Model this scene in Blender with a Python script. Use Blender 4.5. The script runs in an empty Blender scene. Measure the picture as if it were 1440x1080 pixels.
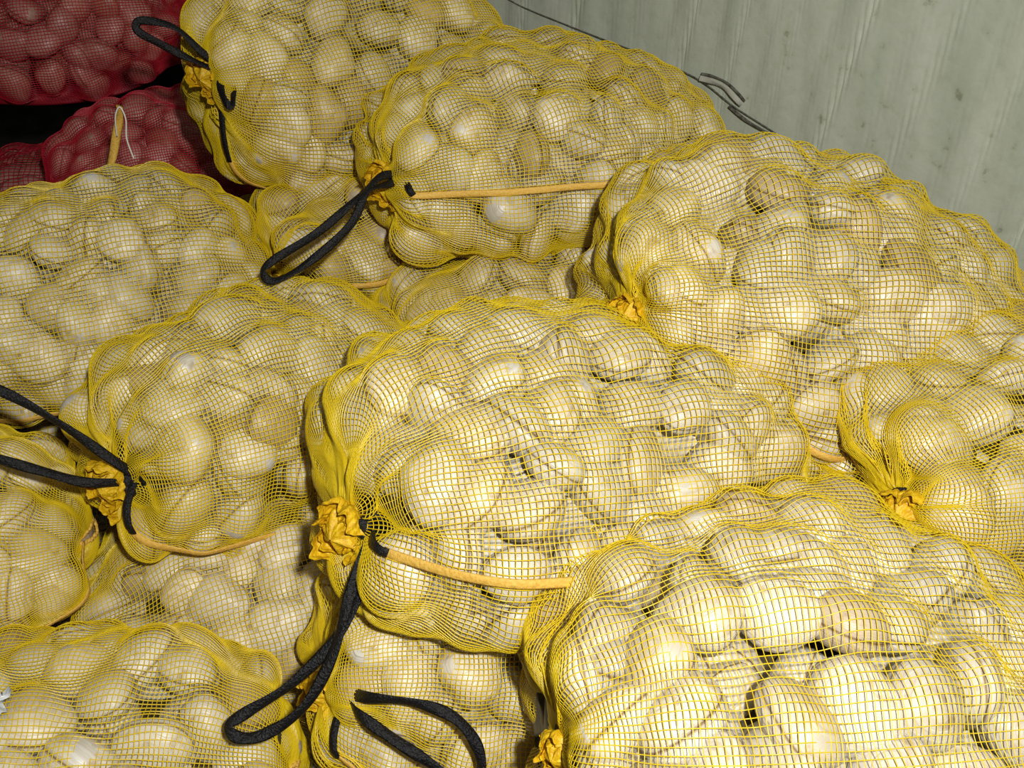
import bpy, math, numpy as np, time
from mathutils import Vector
T00=time.time()
FL=0.30
S=bpy.context.scene
S.view_settings.view_transform='Standard'

# ---------------------------------------------------------------- materials
def mat(name):
    m=bpy.data.materials.new(name); m.use_nodes=True
    nt=m.node_tree; b=nt.nodes['Principled BSDF']
    return m,nt,b
def N(nt,t,**k):
    n=nt.nodes.new(t)
    for a,v in k.items(): setattr(n,a,v)
    return n
def ramp(nt,stops):
    r=N(nt,'ShaderNodeValToRGB'); e=r.color_ramp.elements
    while len(e)<len(stops): e.new(0.5)
    for i,(p,c) in enumerate(stops):
        e[i].position=p; e[i].color=(c[0],c[1],c[2],1)
    return r
def clam_mat(name,tint):
    m,nt,b=mat(name); L=nt.links
    uv=N(nt,'ShaderNodeUVMap'); uv.uv_map='UVMap'
    sep=N(nt,'ShaderNodeSeparateXYZ'); L.new(uv.outputs[0],sep.inputs[0])
    geo=N(nt,'ShaderNodeNewGeometry')
    n0=N(nt,'ShaderNodeTexNoise'); n0.inputs['Scale'].default_value=30; n0.inputs['Detail'].default_value=3
    L.new(geo.outputs['Position'],n0.inputs['Vector'])
    mul=N(nt,'ShaderNodeMath',operation='MULTIPLY_ADD'); mul.inputs[1].default_value=0.35
    L.new(n0.outputs['Fac'],mul.inputs[0]); L.new(sep.outputs[0],mul.inputs[2])
    comb=N(nt,'ShaderNodeCombineXYZ'); L.new(mul.outputs[0],comb.inputs[0]); L.new(sep.outputs[1],comb.inputs[1])
    mp=N(nt,'ShaderNodeMapping'); mp.inputs['Scale'].default_value=(8,40,1); L.new(comb.outputs[0],mp.inputs[0])
    n1=N(nt,'ShaderNodeTexNoise'); n1.inputs['Scale'].default_value=1.0; n1.inputs['Detail'].default_value=3; L.new(mp.outputs[0],n1.inputs['Vector'])
    r1=ramp(nt,[(0.25,[a*b2 for a,b2 in zip((0.58,0.50,0.39),tint)]),(0.42,[a*b2 for a,b2 in zip((0.74,0.69,0.58),tint)]),(0.65,[a*b2 for a,b2 in zip((0.85,0.82,0.74),tint)])])
    L.new(n1.outputs['Fac'],r1.inputs[0])
    at=N(nt,'ShaderNodeAttribute'); at.attribute_name='Tint'
    mx=N(nt,'ShaderNodeMix',data_type='RGBA',blend_type='MULTIPLY'); mx.inputs[0].default_value=1
    L.new(r1.outputs[0],mx.inputs[6]); L.new(at.outputs['Color'],mx.inputs[7])
    r2=ramp(nt,[(0.0,(1,1,1)),(0.95,(1,1,1)),(0.985,(0.50,0.38,0.22)),(1.0,(0.10,0.07,0.03))])
    L.new(sep.outputs[0],r2.inputs[0])
    mx2=N(nt,'ShaderNodeMix',data_type='RGBA',blend_type='MULTIPLY'); mx2.inputs[0].default_value=1
    L.new(mx.outputs[2],mx2.inputs[6]); L.new(r2.outputs[0],mx2.inputs[7])
    n4=N(nt,'ShaderNodeTexNoise'); n4.inputs['Scale'].default_value=60; n4.inputs['Detail'].default_value=5
    L.new(geo.outputs['Position'],n4.inputs['Vector'])
    r4=ramp(nt,[(0.28,(0.66,0.58,0.45)),(0.42,(1,1,1))]); L.new(n4.outputs['Fac'],r4.inputs[0])
    mx3=N(nt,'ShaderNodeMix',data_type='RGBA',blend_type='MULTIPLY'); mx3.inputs[0].default_value=1
    L.new(mx2.outputs[2],mx3.inputs[6]); L.new(r4.outputs[0],mx3.inputs[7])
    L.new(mx3.outputs[2],b.inputs['Base Color'])
    b.inputs['Roughness'].default_value=0.38
    b.inputs['Specular IOR Level'].default_value=0.5
    mp3=N(nt,'ShaderNodeMapping'); mp3.inputs['Scale'].default_value=(22,60,1); L.new(comb.outputs[0],mp3.inputs[0])
    n3=N(nt,'ShaderNodeTexNoise'); n3.inputs['Scale'].default_value=1.0; n3.inputs['Detail'].default_value=2; L.new(mp3.outputs[0],n3.inputs['Vector'])
    bp=N(nt,'ShaderNodeBump'); bp.inputs['Strength'].default_value=0.45; bp.inputs['Distance'].default_value=0.002
    L.new(n3.outputs['Fac'],bp.inputs['Height']); L.new(bp.outputs[0],b.inputs['Normal'])
    return m
def plain(name,c,rough=0.5,c2=None,scale=60,bump=0.0,spec=0.5):
    m,nt,b=mat(name); L=nt.links
    geo=N(nt,'ShaderNodeNewGeometry')
    n0=N(nt,'ShaderNodeTexNoise'); n0.inputs['Scale'].default_value=scale; n0.inputs['Detail'].default_value=4
    L.new(geo.outputs['Position'],n0.inputs['Vector'])
    r=ramp(nt,[(0.35,c),(0.65,c2 or c)]); L.new(n0.outputs['Fac'],r.inputs[0]); L.new(r.outputs[0],b.inputs['Base Color'])
    b.inputs['Roughness'].default_value=rough; b.inputs['Specular IOR Level'].default_value=spec
    if bump:
        bp=N(nt,'ShaderNodeBump'); bp.inputs['Strength'].default_value=bump; bp.inputs['Distance'].default_value=0.003
        L.new(n0.outputs['Fac'],bp.inputs['Height']); L.new(bp.outputs[0],b.inputs['Normal'])
    return m
M_clam=clam_mat('clam_shell_cream',(1,1,1))
M_clamr=clam_mat('clam_shell_in_red',(0.80,0.46,0.44))
M_net=plain('net_yellow',(0.72,0.51,0.008),0.28,(0.84,0.62,0.020),30)
M_netr=plain('net_red',(0.50,0.008,0.025),0.35,(0.64,0.02,0.045),30)
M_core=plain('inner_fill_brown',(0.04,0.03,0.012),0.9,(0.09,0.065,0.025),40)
M_band=plain('seam_band_orange',(0.74,0.42,0.06),0.6,(0.82,0.52,0.10),250,0.6)
M_ruf=plain('ruffle_yellow',(0.64,0.36,0.004),0.45,(0.84,0.55,0.012),180,1.0)
M_rufr=plain('ruffle_red',(0.4,0.008,0.02),0.45,(0.5,0.02,0.03),220,0.8)
M_cord=plain('cord_black',(0.003,0.003,0.004),0.45,(0.009,0.009,0.011),400,0.8,0.35)
M_white=plain('string_white',(0.8,0.78,0.7),0.6)

# ---------------------------------------------------------------- mesh helpers
def mk(name,v,f,m,parent=None,smooth=True):
    me=bpy.data.meshes.new(name); me.from_pydata([tuple(a) for a in v],[],[tuple(a) for a in f]); me.update()
    if smooth: me.polygons.foreach_set('use_smooth',[True]*len(me.polygons))
    me.materials.append(m); o=bpy.data.objects.new(name,me); S.collection.objects.link(o)
    if parent: o.parent=parent
    return o
def catmull(P,k=8,closed=False):
    P=[np.array(p,float) for p in P]; n=len(P); out=[]
    rng=range(n if closed else n-1)
    for i in rng:
        p1=P[i]; p2=P[(i+1)%n]
        p0=P[i-1] if (i>0 or closed) else p1; p3=P[(i+2)%n] if (i+2<n or closed) else p2
        for j in range(k):
            t=j/k
            out.append(0.5*((2*p1)+(-p0+p2)*t+(2*p0-5*p1+4*p2-p3)*t*t+(-p0+3*p1-3*p2+p3)*t**3))
    if not closed: out.append(P[-1])
    return np.array(out)
def ribbon(P,hw,ht,hints,twist=0.0,ns=8,closed=False):
    P=np.array(P); n=len(P); V=[];F=[]
    for i in range(n):
        a=P[max(i-1,0)]; b=P[min(i+1,n-1)]
        if closed: a=P[i-1]; b=P[(i+1)%n]
        T=(b-a); T/=np.linalg.norm(T)+1e-9
        h=hints if np.ndim(hints)==1 else hints[i]
        s=np.cross(T,h); s/=np.linalg.norm(s)+1e-9; u=np.cross(s,T)
        tw=twist*math.sin(i*0.23+1.0); s2=s*math.cos(tw)+u*math.sin(tw); u2=-s*math.sin(tw)+u*math.cos(tw)
        for j in range(ns):
            q=2*math.pi*j/ns
            V.append(P[i]+s2*hw*math.cos(q)+u2*ht*math.sin(q))
    for i in range(n if closed else n-1):
        for j in range(ns):
            F.append((i*ns+j,i*ns+(j+1)%ns,((i+1)%n)*ns+(j+1)%ns,((i+1)%n)*ns+j))
    if not closed:
        F.append(tuple(range(ns))[::-1]); F.append(tuple((n-1)*ns+j for j in range(ns)))
    return V,F

# ---------------------------------------------------------------- clam template
CA,CB,CC=0.0425,0.0350,0.0270
def clam_template(nr,na):
    al=np.linspace(0,2*np.pi,na,endpoint=False)
    ox=CA*np.cos(al)*(1-0.22*np.maximum(np.sin(al),0)**1.5)
    oy=CB*np.sin(al)+CB*0.10*np.maximum(np.sin(al),0)**6
    V=[];U=[];F=[]
    for side in (1,-1):
        base=len(V)
        V.append((0.0,CB*0.22,side*CC)); U.append((0.0,0))
        for i in range(1,nr+1):
            q=(i/nr)*math.pi/2; r=math.sin(q)
            z=CC*math.cos(q)**0.95
            notch=1.0-(0.035 if i==nr else 0)
            for j in range(na):
                V.append((ox[j]*r*notch,oy[j]*r*notch+CB*0.22*(1-r**1.3),side*(z-0.0004*(i==nr)))); U.append((i/nr,0))
        for j in range(na):
            j2=(j+1)%na
            f=(base,base+1+j,base+1+j2); F.append(f if side>0 else f[::-1])
        for i in range(nr-1):
            for j in range(na):
                j2=(j+1)%na; a=base+1+i*na
                f=(a+j,a+na+j,a+na+j2,a+j2); F.append(f if side>0 else f[::-1])
    return np.array(V),np.array(U),F
TH=clam_template(12,22); TL=clam_template(4,12)
def build_clams(name,items,m,parent,rng):
    Vs=[];lv=[];ls=[];uvs=[];tin=[];off=0
    for (c,R,s,hi) in items:
        V,U,F=TH if hi else TL
        Vl=V*s
        k1=rng.normal(size=3)*50; ph=rng.uniform(0,6)
        Vl=Vl*(1+0.055*np.sin(Vl@k1+ph))[:,None]
        Vs.append(Vl@R.T+c)
        idv=rng.uniform(0,50); 
        UU=np.stack([U[:,0],np.full(len(U),idv)+np.sign(V[:,2])*0.2],1)
        k=rng.uniform(0.74,1.0); w=rng.uniform(0,1)
        col=np.array([k,k*(0.95+0.05*w),k*(0.84+0.16*w),1])
        if rng.random()<0.12: col[:3]*=np.array([0.74,0.66,0.54])
        tin.append(np.tile(col,(len(V),1)))
        for f in F:
            lv.extend([x+off for x in f]); ls.append(len(f))
        uvs.append(UU); off+=len(V)
    Vs=np.concatenate(Vs); uvs=np.concatenate(uvs); tin=np.concatenate(tin); lv=np.array(lv,dtype=np.int32); ls=np.array(ls,dtype=np.int32)
    me=bpy.data.meshes.new(name); me.vertices.add(len(Vs)); me.vertices.foreach_set('co',Vs.ravel().astype(np.float32))
    me.loops.add(len(lv)); me.loops.foreach_set('vertex_index',lv)
    me.polygons.add(len(ls)); st=np.concatenate([[0],np.cumsum(ls)[:-1]]).astype(np.int32)
    me.polygons.foreach_set('loop_start',st)
    try: me.polygons.foreach_set('loop_total',ls)
    except Exception: pass
    me.update(calc_edges=True)
    me.polygons.foreach_set('use_smooth',np.ones(len(ls),dtype=bool))
    uvl=me.uv_layers.new(name='UVMap'); uvl.data.foreach_set('uv',uvs[lv].ravel().astype(np.float32))
    ca=me.attributes.new('Tint','FLOAT_COLOR','POINT'); ca.data.foreach_set('color',tin.ravel().astype(np.float32))
    me.materials.append(m); me.validate(); o=bpy.data.objects.new(name,me); S.collection.objects.link(o); o.parent=parent
    return o

def nrm(a): return a/(np.linalg.norm(a,axis=-1,keepdims=True)+1e-12)

# ---------------------------------------------------------------- sack
def sack(neck,tail,W=0.235,H=0.185,seed=0,red=False,cords=(),ruffle=(0.0,0.0),seam=math.pi+0.22,detail=True,flat=0.85,rufs=1.0,puck=0.03,roll=0.0,knot=True,noff=(.01,.05,.02),tp=0.65,th_=0.85,thick=1.0):
    rng=np.random.default_rng(seed+11)
    neck=np.array(neck,float)-[0,0,FL]; tail=np.array(tail,float)-[0,0,FL]
    e1=nrm(tail-neck); Ln=np.linalg.norm(tail-neck)
    e3=nrm(np.array([0,0,1.0])-e1*e1[2]); e2=np.cross(e3,e1)
    if roll:
        e2,e3=e2*math.cos(roll)+e3*math.sin(roll),e3*math.cos(roll)-e2*math.sin(roll)
    C=(neck+tail)/2
    nth,nt_=(188,138) if detail else (120,80)
    ph=np.linspace(0.0,math.pi-0.03,1500); sn=np.sin(ph); cs=np.cos(ph)
    sgn=np.sign(cs)
    ax=-(Ln/2)*sgn*np.abs(cs)**0.88
    front=ph<math.pi/2
    rw=np.where(front,sn**0.78,sn**tp); rh=np.where(front,sn**0.78,sn**th_)
    ax=ax-puck*np.where(front,np.sin(np.clip(rw,0,1)*math.pi),0)*0.8
    wn=np.where(front,(1-np.clip(rw,0,1))**1.3,0)
    r0=0.016/W
    rw=np.maximum(rw,r0); rh=np.maximum(rh,np.where(front,0.016/H,0.02))
    ok=(ph>0.004)
    ph,ax,rw,rh,wn=ph[ok],ax[ok],rw[ok],rh[ok],wn[ok]
    arc=np.concatenate([[0],np.cumsum(np.hypot(np.diff(ax),np.diff((rw*W+rh*H)/2)))])
    ta=np.linspace(0,arc[-1],nt_); ax=np.interp(ta,arc,ax); rw=np.interp(ta,arc,rw); rh=np.interp(ta,arc,rh); wn=np.interp(ta,arc,wn)
    th=np.linspace(0,2*math.pi,nth,endpoint=False)
    c,s=np.cos(th),np.sin(th)
    ex=0.95
    cx=np.sign(c)*np.abs(c)**ex; sx=np.sign(s)*np.abs(s)**ex
    sx=np.where(sx<0,sx*flat,sx)
    p1,p2,p3=rng.uniform(0,6.28,3)
    TT=ta[:,None]/ta[-1]
    lump=1+0.048*np.sin(2*th[None]+p1+3*TT)+0.04*np.sin(3*th[None]+p2-5*TT)+0.03*np.sin(7*TT+p3)
    pleat_n=rng.integers(10,13)
    pl=np.exp(-((ta[:,None]-0.03)/0.085)**2)
    lump=lump*(1+pl*0.17*np.sin(pleat_n*th[None]+p2+1.5*np.sin(2*th[None]+p1)))
    lump=1+(lump-1)*np.clip(TT*30,0.2,1)
    cen=C+ax[:,None,None]*e1+wn[:,None,None]*(noff[0]*e1-noff[1]*e2-noff[2]*e3)
    B=cen+(rw[:,None]*W*cx[None]*lump)[...,None]*e2+(rh[:,None]*H*sx[None]*lump)[...,None]*e3
    dth=np.roll(B,-1,1)-np.roll(B,1,1); dt=np.gradient(B,axis=0)
    nn=nrm(np.cross(dth,dt)); 
    flip=np.sign(np.sum(nn*(B-cen),-1)); nn=nn*np.where(np.median(flip)<0,-1,1)
    area=np.linalg.norm(np.cross(dth,dt),axis=-1)
    par=bpy.data.objects.new('red_mesh_sack_of_clams' if red else 'mesh_sack_of_clams',None); S.collection.objects.link(par)
    par.empty_display_size=0.05
    def pack(Bs,spacing,iters=7):
        w=area.copy(); w[ta<0.035]=0; A=w.sum()*0.5
        p=w.ravel()/w.sum(); idx=rng.choice(p.size,4500,p=p)
        pts=Bs.reshape(-1,3)[idx]; nr=nn.reshape(-1,3)[idx]
        n=max(10,int(A/(spacing**2*0.866)))
        sel=rng.choice(len(pts),n,replace=False); cpt=pts[sel].copy()
        for _ in range(iters):
            d=((pts[:,None]-cpt[None])**2).sum(-1); a=d.argmin(1)
            for k in range(n):
                q=a==k
                if q.any(): cpt[k]=pts[q].mean(0)
            d=((pts[:,None]-cpt[None])**2).sum(-1); j=d.argmin(0); cpt=pts[j]
        return cpt,nr[j]
    items=[];E=[]
    cp,cn=pack(B,0.0675)
    for q,n in zip(cp,cn):
        if n[2]<-0.6: continue
        z=nrm(n*rng.uniform(0.1,1.6)+rng.normal(size=3)*0.55)
        x=nrm(np.cross(z,rng.normal(size=3))); R=np.stack([x,np.cross(z,x),z],1)
        sc=rng.uniform(0.84,1.08)*np.array([rng.uniform(0.94,1.08),rng.uniform(0.92,1.06),rng.uniform(0.86,1.12)])
        rad=np.array([CA,CB,CC])*sc
        h=np.sqrt((((R.T@n)*rad)**2).sum())
        cc=q-n*(h+rng.uniform(-0.004,0.016))
        items.append((cc,R,sc,detail)); E.append((cc,R,rad*1.07))
    B2=B-nn*0.084
    cp,cn=pack(B2,0.070,3)
    for q,n in zip(cp,cn):
        if n[2]<-0.3: continue
        z=nrm(rng.normal(size=3)); x=nrm(np.cross(z,rng.normal(size=3))); R=np.stack([x,np.cross(z,x),z],1)
        items.append((q,R,rng.uniform(0.9,1.05),False))
    build_clams('clams',items,M_clamr if red else M_clam,par,rng)
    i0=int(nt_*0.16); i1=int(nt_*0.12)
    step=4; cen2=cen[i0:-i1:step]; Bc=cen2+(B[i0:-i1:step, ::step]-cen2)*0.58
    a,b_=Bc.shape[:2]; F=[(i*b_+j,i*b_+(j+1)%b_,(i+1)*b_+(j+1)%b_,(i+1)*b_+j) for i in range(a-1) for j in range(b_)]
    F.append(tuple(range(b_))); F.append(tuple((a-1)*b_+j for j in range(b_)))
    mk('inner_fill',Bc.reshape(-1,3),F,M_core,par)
    P=B.reshape(-1,3); D=nn.reshape(-1,3); h=np.full(len(P),-0.028)
    for cc,R,rad in E:
        m=np.where(((P-cc)**2).sum(1)<0.10**2)[0]
        if len(m)==0: continue
        o=((P[m]-cc)@R)/rad; d=(D[m]@R)/rad
        aa=(d*d).sum(1); bb=(o*d).sum(1); c0=(o*o).sum(1)-1; disc=bb*bb-aa*c0
        g=disc>0; tt=(-bb[g]+np.sqrt(disc[g]))/aa[g]
        mm=m[g]; h[mm]=np.maximum(h[mm],np.clip(tt,-0.028,0.03))
    h=h.reshape(nt_,nth); 
    fade=np.clip((ta-0.012)/0.03,0,1)[:,None]; h=h*fade
    for _ in range(14):
        av=(np.roll(h,1,1)+np.roll(h,-1,1)+np.vstack([h[:1],h[:-1]])+np.vstack([h[1:],h[-1:]]))/4
        h=np.maximum(h,av)
    G=B+nn*(h+0.0022)[...,None]
    jit=0.0010*np.sin(th[None]*9+TT*31+p1)+0.0008*np.sin(th[None]*23-TT*57+p2)
    G=G+nrm(dt)*jit[...,None]
    cu=bpy.data.hair_curves.new('net')
    sizes=[nt_]*nth+[nth+1]*nt_
    cu.add_curves(sizes)
    pos=np.concatenate([G.transpose(1,0,2).reshape(-1,3),np.concatenate([G,G[:,:1]],1).reshape(-1,3)])
    cu.attributes['position'].data.foreach_set('vector',pos.ravel().astype(np.float32)) if 'position' in cu.attributes else cu.points.foreach_set('position',pos.ravel().astype(np.float32))
    ra=cu.attributes.get('radius') or cu.attributes.new('radius','FLOAT','POINT')
    rr=np.full(len(pos),0.00042 if detail else 0.0008); rr[:nt_*nth]=0.00050 if detail else 0.0008
    rr*=thick
    ra.data.foreach_set('value',rr.astype(np.float32))
    cu.materials.append(M_netr if red else M_net)
    o=bpy.data.objects.new('net',cu); S.collection.objects.link(o); o.parent=par
    j=int(round((seam%(2*math.pi))/(2*math.pi)*nth))%nth
    hb=np.array(h[:,j]); 
    for _ in range(20): hb[1:-1]=np.maximum(hb[1:-1],(hb[:-2]+hb[2:])/2)
    sp=B[:,j]+nn[:,j]*(hb+0.005)[:,None]; sp=sp[3:]; sh=nn[3:,j]
    for _ in range(3): sp[1:-1]=(sp[:-2]+sp[1:-1]*2+sp[2:])/4
    kb=12
    if not red:
        V,F=ribbon(sp[kb:],0.0050,0.0015,sh[kb:],0.15); mk('seam_band',V,F,M_band,par)
    ring=G[-1]; V,F=ribbon(ring,0.003,0.002,e1+0.01,ns=6,closed=True); mk('tail_hem',V,F,M_rufr if red else M_band,par)
    out=-e1; tip=B[0].mean(0)
    rx=np.array([1,0,0.0]); rd=np.array([0,-0.35,-0.94]); ro=np.array([0,-0.819,0.574])
    odir=nrm(out*0.6+ro*0.6+rx*ruffle[0]+rd*(ruffle[1]+0.35))
    b1=nrm(np.cross(odir,[0.1,0.2,1])); b2=np.cross(odir,b1)
    V=[];F=[];nu,nv=20,128; ph1,ph2,ph3=rng.uniform(0,6,3)
    rs=rufs*0.95
    for layer in range(2):
        base=len(V); ls_=rs*(1.0 if layer==0 else 0.70); zo=0.0 if layer==0 else 0.010
        for i in range(nu):
            u=i/(nu-1)
            for jx in range(nv):
                t=2*math.pi*jx/nv
                r=(0.011+0.022*math.sin(min(u*2.3,2.0)))*ls_*(1+0.16*math.sin(2*t+ph1+layer)+0.10*math.sin(3*t+ph3))
                r*=1+0.10*u*math.sin(7*t+ph2+layer)+0.05*u*math.sin(13*t+ph1+3*u)+0.02*math.sin(29*t+9*u)
                z=(-0.004+zo+0.040*u**0.8+0.006*u*math.sin(4*t+ph2+1)+0.004*u*math.sin(9*t+ph3)+0.0015*math.sin(23*t+7*u))*ls_
                V.append(tip+odir*z+b1*r*math.cos(t)+b2*r*math.sin(t))
        for i in range(nu-1):
            for jx in range(nv): F.append((base+i*nv+jx,base+i*nv+(jx+1)%nv,base+(i+1)*nv+(jx+1)%nv,base+(i+1)*nv+jx))
    base=len(V)
    for i in range(12):
        u=i/11
        for jx in range(64):
            t=2*math.pi*jx/64
            r=(0.001+0.021*math.sin(u*math.pi*0.9)*(1+0.2*math.sin(5*t+ph1+3*u)+0.12*math.sin(11*t+5*u)))*rs
            V.append(tip+odir*((0.042-0.036*u)+0.005*math.sin(6*t+ph2)*u)*rs+b1*r*math.cos(t)+b2*r*math.sin(t))
    for i in range(11):
        for jx in range(64): F.append((base+i*64+jx,base+i*64+(jx+1)%64,base+(i+1)*64+(jx+1)%64,base+(i+1)*64+jx))
    mk('neck_ruffle',V,F,M_rufr if red else M_ruf,par)
    if knot:
        V=[];F=[]
        def add(v,f):
            o_=len(V); V.extend(v); F.extend([tuple(x+o_ for x in q) for q in f])
        kc=tip+odir*0.004
        for w_ in range(3):
            rp=[kc+odir*(0.004*(w_-1))+ (b1*math.cos(q)+b2*math.sin(q))*(0.0165+0.001*w_)*rufs for q in np.linspace(0,2*math.pi,24,endpoint=False)]
            add(*ribbon(rp,0.0042,0.0022,odir+0.01,0.2,closed=True))
        K=kc+ro*0.026+rx*0.024
        for q0 in range(2):
            kp=[K+0.011*(rx*math.cos(q)+(-rd)*math.sin(q)*(0.8 if q0 else 1.2))+ro*0.005*math.sin(2*q+q0*1.5)+rx*0.004*q0 for q in np.linspace(0,2*math.pi,20,endpoint=False)]
            add(*ribbon(kp,0.0055,0.0038,ro+0.01,0.5,closed=True))
        add(*ribbon(catmull([K,K-rx*0.012+ro*0.004-rd*0.004,kc+ro*0.018-rx*0.004,kc-rx*0.016+ro*0.006],6),0.0055,0.003,ro+0.01,0.3))
        s0=sp[kb+1]; hs=nrm(sh[kb]+ro)
        pb=catmull([K,K*0.6+s0*0.4+hs*0.014,K*0.25+s0*0.75+hs*0.012,s0+sh[kb]*0.001],6)
        if np.linalg.norm(K-s0)<0.17: add(*ribbon(pb,0.0052,0.0022,hs,0.15))
        for cd in cords:
            pts=[K+rx*a+rd*b+ro*c_ for a,b,c_ in cd]
            add(*ribbon(catmull(pts,9),0.0060,0.0018,ro+0.05,0.7))
        mk('drawstring_cord',V,F,M_cord,par)
    return par

def lp(pts,o=0.02,e=1.0,sx=1.0,dd=0.0): return [(a*sx,b+(dd if 0<i<len(pts)-1 else 0),o*math.sin(math.pi*i/(len(pts)-1)+1e-9)**e if 0<i<len(pts)-1 else 0) for i,(a,b) in enumerate(pts)]
cA=[lp([(0,0),(-.007,.043),(-.032,.10),(-.08,.150),(-.13,.18),(-.148,.192),(-.137,.204),(-.108,.200),(-.069,.173),(-.04,.123),(-.025,.072),(-.011,.03),(.004,0)],.07,1,.92)]
cC=[lp([(0,0),(-.036,-.008),(-.072,.026),(-.134,.077),(-.205,.118),(-.220,.136),(-.200,.146),(-.144,.118),(-.082,.067),(-.06,.02),(-.03,.004),(0,0)],.12,1.0,.84,.012)]
cD=[lp([(0,0),(-.027,-.015),(-.06,-.045),(-.105,-.052),(-.112,-.038),(-.082,-.022),(-.044,-.006),(0,.008)],.05),lp([(0,0),(-.002,.03),(.008,.06),(.018,.066),(.016,.035),(.004,0)],.05)]
cG=[lp([(0,0),(-.048,0),(-.088,-.014),(-.144,-.034),(-.21,-.06),(-.235,-.10),(-.19,-.135),(-.12,-.108),(-.064,-.07),(-.02,-.03),(0,-.01)],.05)]
cK=[lp([(0,0),(.03,-.012),(.075,-.012),(.115,.0),(.138,.028),(.142,.062),(.122,.070),(.085,.046),(.050,.024),(.02,.006),(0,.004)],.085,.40)]
PI=math.pi
sack((-.19,.81,.90),(.325,1.06,.735),.25,.205,1,cords=cA,noff=(.01,.06,.0),tp=.8,th_=.95,seam=PI-.26)
sack((.11,1.12,.955),(.70,1.30,.80),.26,.205,2,rufs=.75,noff=(.0,.10,-.03),knot=False)
sack((-.21,1.41,.975),(.32,1.70,.94),.225,.18,3,cords=cC,noff=(.02,.05,-.02),seam=PI-.22,thick=1.12)
sack((-.505,1.60,1.02),(-.06,1.93,1.01),.235,.225,4,cords=cD,flat=1.0,noff=(.02,.06,-.07),seam=PI+.9,thick=1.25)
sack((.01,.585,.80),(.53,.66,.74),.245,.20,5,rufs=.7,noff=(.03,.05,-.05),thick=.9)
sack((.375,.86,.85),(.91,1.07,.76),.205,.17,6,noff=(.02,.06,-.03))
sack((-.50,.96,.81),(-.167,1.27,.715),.215,.182,7,cords=cG,noff=(.01,.05,-.005),flat=1.0,seam=PI+.4,thick=1.1)
sack((-.89,1.264,.79),(-.39,1.49,.779),.24,.20,8,noff=(0,0,0),thick=1.25)
front_left=sack((-.70,.60,.645),(-.22,.66,.62),.20,.165,9)
sack((-1.0,.82,.73),(-.52,.95,.71),.18,.16,10)
sack((-.205,.765,.705),(.29,.88,.57),.20,.16,12,cords=cK,rufs=.8,noff=(.0,.05,.0))
sack((-.2,1.33,.77),(.4,1.6,.70),.21,.16,13,rufs=.8,knot=False,thick=1.1)
sack((-.40,1.46,.82),(.05,1.85,.77),.21,.17,14,rufs=.5,seam=PI-.1,thick=1.2)
sack((-.55,.90,.58),(.05,1.15,.56),.22,.16,15,rufs=.6,knot=False)
sack((.25,1.0,.62),(.85,1.25,.60),.22,.16,16,rufs=.6,knot=False)
sack((.45,.72,.62),(1.0,.90,.60),.22,.16,17,rufs=.6,knot=False)
for i,(a,b) in enumerate([((.0,.55,.50),(.6,.62,.50)),((-.8,.62,.45),(-.2,.72,.45)),((-1.,1.3,.46),(-.35,1.5,.46)),((-.35,1.45,.46),(.3,1.75,.46)),((-1.2,.95,.46),(-.6,1.05,.46)),((.35,1.5,.46),(.85,1.2,.46)),((-.6,1.75,.6),(-.1,2.05,.6)),((.95,.95,.46),(1.3,.7,.46))]):
    sack(a,b,.21,.16,30+i,detail=False,rufs=.5,knot=False)
sack((-1.35,2.27,.90),(-.75,2.47,.93),.24,.19,50,red=True,detail=True,knot=False,thick=1.3)
sack((-.98,2.03,.69),(-.5,2.18,.72),.22,.15,51,red=True,detail=True,knot=False,rufs=1.0,thick=1.3,noff=(.01,.05,.02))
sack((-1.75,2.0,.92),(-1.25,2.15,.92),.22,.17,52,red=True,detail=False,knot=False)
sack((-1.35,2.27,.50),(-.7,2.42,.50),.24,.17,53,red=True,detail=False,knot=False)
tabP=bpy.data.objects['mesh_sack_of_clams.007']
P=catmull([np.array(p)-[0,0,FL] for p in [(-.635,1.50,.945),(-.622,1.51,.975),(-.610,1.515,1.01),(-.600,1.515,1.035),(-.594,1.51,1.055)]],8)
V,F=ribbon(P,.007,.004,np.array([0,-.8,.5]),.5); mk('corner_tab',V,F,M_band,tabP)
P=catmull([np.array(p)-[0,0,FL] for p in [(-.606,1.505,1.01),(-.600,1.50,1.042),(-.590,1.50,1.058),(-.584,1.498,1.04),(-.588,1.495,1.01),(-.582,1.49,.98)]],8)
V,F=ribbon(P,.0012,.0012,np.array([0,-.8,.5])); mk('loose_string',V,F,M_white,tabP)
rg=np.random.default_rng(3); V=[];F=[]
for i in range(14):
    for j in range(14):
        x=(i/13-.5)*.040; y=(j/13-.5)*.045
        V.append((-.495+x+.003*math.sin(j*1.3),.61+y+.003*math.sin(i*1.7),.806-FL+.004*math.sin(i*1.1+j*.5)+.003*math.sin(j*1.9-i*.6)+rg.uniform(-.001,.001)-.35*(x*x+y*y)*8))
for i in range(13):
    for j in range(13): F.append((i*14+j,(i+1)*14+j,(i+1)*14+j+1,i*14+j+1))
mk('plastic_scrap',V,F,plain('plastic_white',(.55,.56,.55),.25,(.68,.69,.69),40),front_left)

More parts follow.
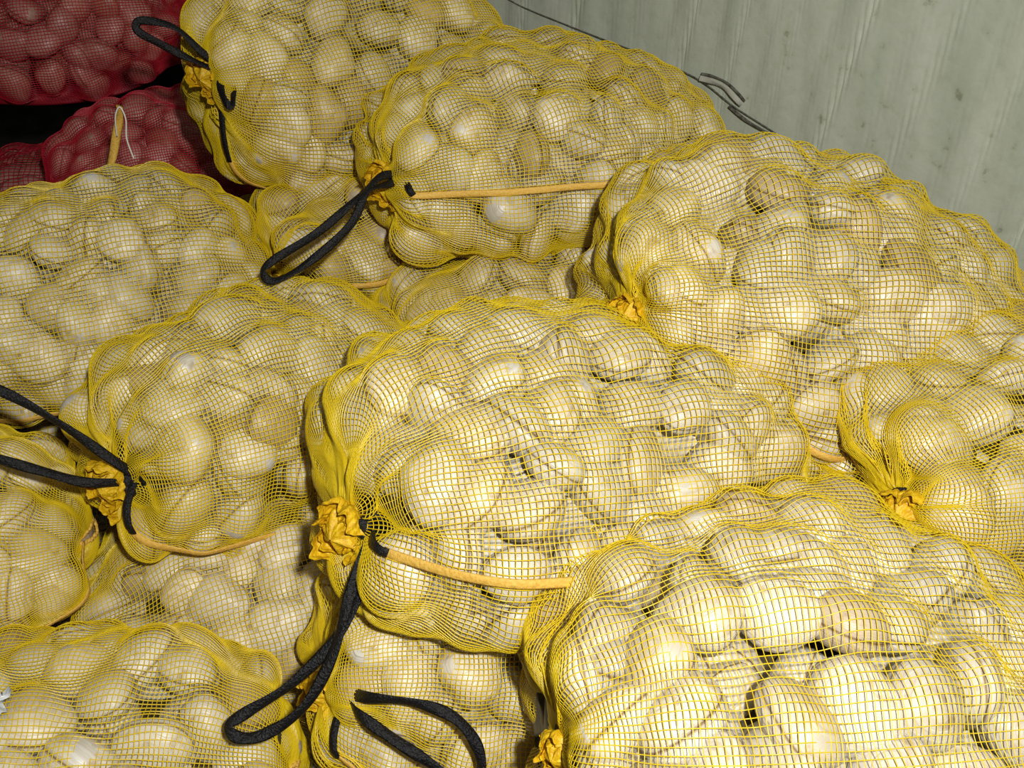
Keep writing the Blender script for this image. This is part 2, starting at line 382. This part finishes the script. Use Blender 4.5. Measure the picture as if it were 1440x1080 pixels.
# ---------------------------------------------------------------- room
def wall_panel(name,p0,p1,z0,z1,m,thick=0.03):
    p0=np.array(p0);p1=np.array(p1); L=np.linalg.norm(p1-p0); d=(p1-p0)/L; n=np.array([d[1],-d[0]])
    if n[1]>0: n=-n
    na,nb=1200,50; V=[];F=[]
    for j in range(nb):
        z=z0+(z1-z0)*j/(nb-1)
        for i in range(na):
            s=L*i/(na-1); q=(s-0.20*(z-z0)+0.02*math.sin(s*9))/0.125
            f=q-math.floor(q); k=0.6+0.4*math.sin(math.floor(q)*2.3)
            off=0.0032*(1/(1+math.exp(-(f-0.06)*110))-1/(1+math.exp(-(f-0.85)*10)))-0.007*k*math.exp(-((f-.42)/.022)**2)+0.006*math.sin(s*5+z*3)+0.0012*math.sin(s*70+z*14)
            V.append((p0[0]+d[0]*s+n[0]*off,p0[1]+d[1]*s+n[1]*off,z))
    for j in range(nb-1):
        for i in range(na-1): F.append((j*na+i,j*na+i+1,(j+1)*na+i+1,(j+1)*na+i))
    o=mk(name,V,F,m)
    md=o.modifiers.new('thick','SOLIDIFY'); md.thickness=thick; md.offset=-1 
    return o,d,n
mw,nt,b=mat('wall_painted_board'); L=nt.links
geo=N(nt,'ShaderNodeNewGeometry')
mp=N(nt,'ShaderNodeMapping'); mp.inputs['Scale'].default_value=(16,16,2.6); L.new(geo.outputs['Position'],mp.inputs[0])
n1=N(nt,'ShaderNodeTexNoise'); n1.inputs['Scale'].default_value=1; n1.inputs['Detail'].default_value=7; L.new(mp.outputs[0],n1.inputs[0])
r=ramp(nt,[(0.3,(0.56,0.62,0.49)),(0.5,(0.66,0.71,0.58)),(0.72,(0.73,0.77,0.65))]); L.new(n1.outputs['Fac'],r.inputs[0])
n2=N(nt,'ShaderNodeTexNoise'); n2.inputs['Scale'].default_value=38; n2.inputs['Detail'].default_value=8; L.new(geo.outputs['Position'],n2.inputs[0])
r2=ramp(nt,[(0.25,(0.62,0.60,0.54)),(0.33,(0.93,0.93,0.9)),(0.5,(1,1,1))]); L.new(n2.outputs['Fac'],r2.inputs[0])
mx=N(nt,'ShaderNodeMix',data_type='RGBA',blend_type='MULTIPLY'); mx.inputs[0].default_value=1; L.new(r.outputs[0],mx.inputs[6]); L.new(r2.outputs[0],mx.inputs[7])
L.new(mx.outputs[2],b.inputs['Base Color']); b.inputs['Roughness'].default_value=0.5
bp=N(nt,'ShaderNodeBump'); bp.inputs['Strength'].default_value=0.3; bp.inputs['Distance'].default_value=0.006; L.new(n2.outputs['Fac'],bp.inputs['Height']); L.new(bp.outputs[0],b.inputs['Normal'])
wall,_,_=wall_panel('wall_right',(-.1,2.45),(2.1,.635),0,2.2,mw)
M_crack=plain('crack_dark',(0.07,0.065,0.05),0.9,(0.22,0.21,0.17),120,0.5)
M_torn=plain('torn_board_edge',(0.55,0.54,0.44),0.8,(0.62,0.62,0.54),60,0.5)
wn_=np.array([-.64,-.77,0])
def crack(pts,hw,o=.009,tw=.5):
    P=catmull([np.array(p)-[0,0,FL]+wn_*o for p in pts],10)
    return ribbon(P,hw,0.0015,wn_,tw)
V=[];F=[]
for pts,hw in [([(.386,2.05,.93),(.405,2.035,.931),(.431,2.0135,.925),(.452,1.996,.910),(.466,1.985,.897)],.0028),
               ([(-.02,2.386,1.0),(.03,2.343,.983),(.168,2.231,.958),(.28,2.14,.94),(.381,2.054,.918),(.45,2.0,.88),(.531,1.931,.846),(.62,1.857,.80)],.0014),
               ([(.44,2.005,.880),(.48,1.97,.857),(.56,1.905,.833)],.0035)]:
    v,f=crack(pts,hw); o_=len(V); V+=v; F+=[tuple(x+o_ for x in q) for q in f]
mk('wall_cracks',V,F,M_crack,wall)
v,f=crack([(.386,2.05,.923),(.405,2.035,.922),(.431,2.0135,.916),(.450,1.996,.902),(.462,1.985,.891)],.006,.014); mk('torn_flap',v,f,M_torn,wall)
M_dark=plain('dark_wall',(0.006,0.006,0.005),0.9,(0.015,0.013,0.011),5)
M_floor=plain('floor_concrete_dark',(0.02,0.018,0.015),0.8,(0.05,0.044,0.035),8,0.3)
mk('floor',[(-3,-1.2,0),(3,-1.2,0),(3,3.6,0),(-3,3.6,0),(-3,-1.2,-.1),(3,-1.2,-.1),(3,3.6,-.1),(-3,3.6,-.1)],[(0,1,2,3),(7,6,5,4),(0,4,5,1),(1,5,6,2),(2,6,7,3),(3,7,4,0)],M_floor,smooth=False)
mk('wall_back',[(-3,3.6,0),(3,3.6,0),(3,3.6,2.6),(-3,3.6,2.6),(-3,3.7,0),(3,3.7,0),(3,3.7,2.6),(-3,3.7,2.6)],[(0,1,2,3)[::-1],(4,5,6,7),(0,4,7,3),(1,2,6,5),(3,7,6,2),(0,1,5,4)],M_dark,smooth=False)

# ---------------------------------------------------------------- light, camera
def area(name,loc,tgt,size,e,col):
    l=bpy.data.lights.new(name,'AREA'); l.size=size; l.energy=e; l.color=col
    o=bpy.data.objects.new(name,l); o.location=loc; S.collection.objects.link(o)
    o.rotation_euler=(Vector(tgt)-Vector(loc)).to_track_quat('-Z','Y').to_euler(); return o
area('flash_lamp',(0.16,-0.14,1.58),(0.35,1.2,.55),0.05,23,(1,.98,.93))
area('ceiling_lamp',(-.3,.8,2.9),(0,1.2,0.4),1.0,2.5,(1,.96,.84))
w=bpy.data.worlds.new('world'); S.world=w; w.use_nodes=True
w.node_tree.nodes['Background'].inputs[0].default_value=(.95,.97,.88,1); w.node_tree.nodes['Background'].inputs[1].default_value=0.02
cam=bpy.data.cameras.new('camera'); cam.lens=36; cam.sensor_width=36; cam.clip_start=0.02
co=bpy.data.objects.new('camera',cam); co.location=(0,0,1.6-FL); co.rotation_euler=(math.radians(90-35),0,0); S.collection.objects.link(co); S.camera=co
print('total',time.time()-T00)
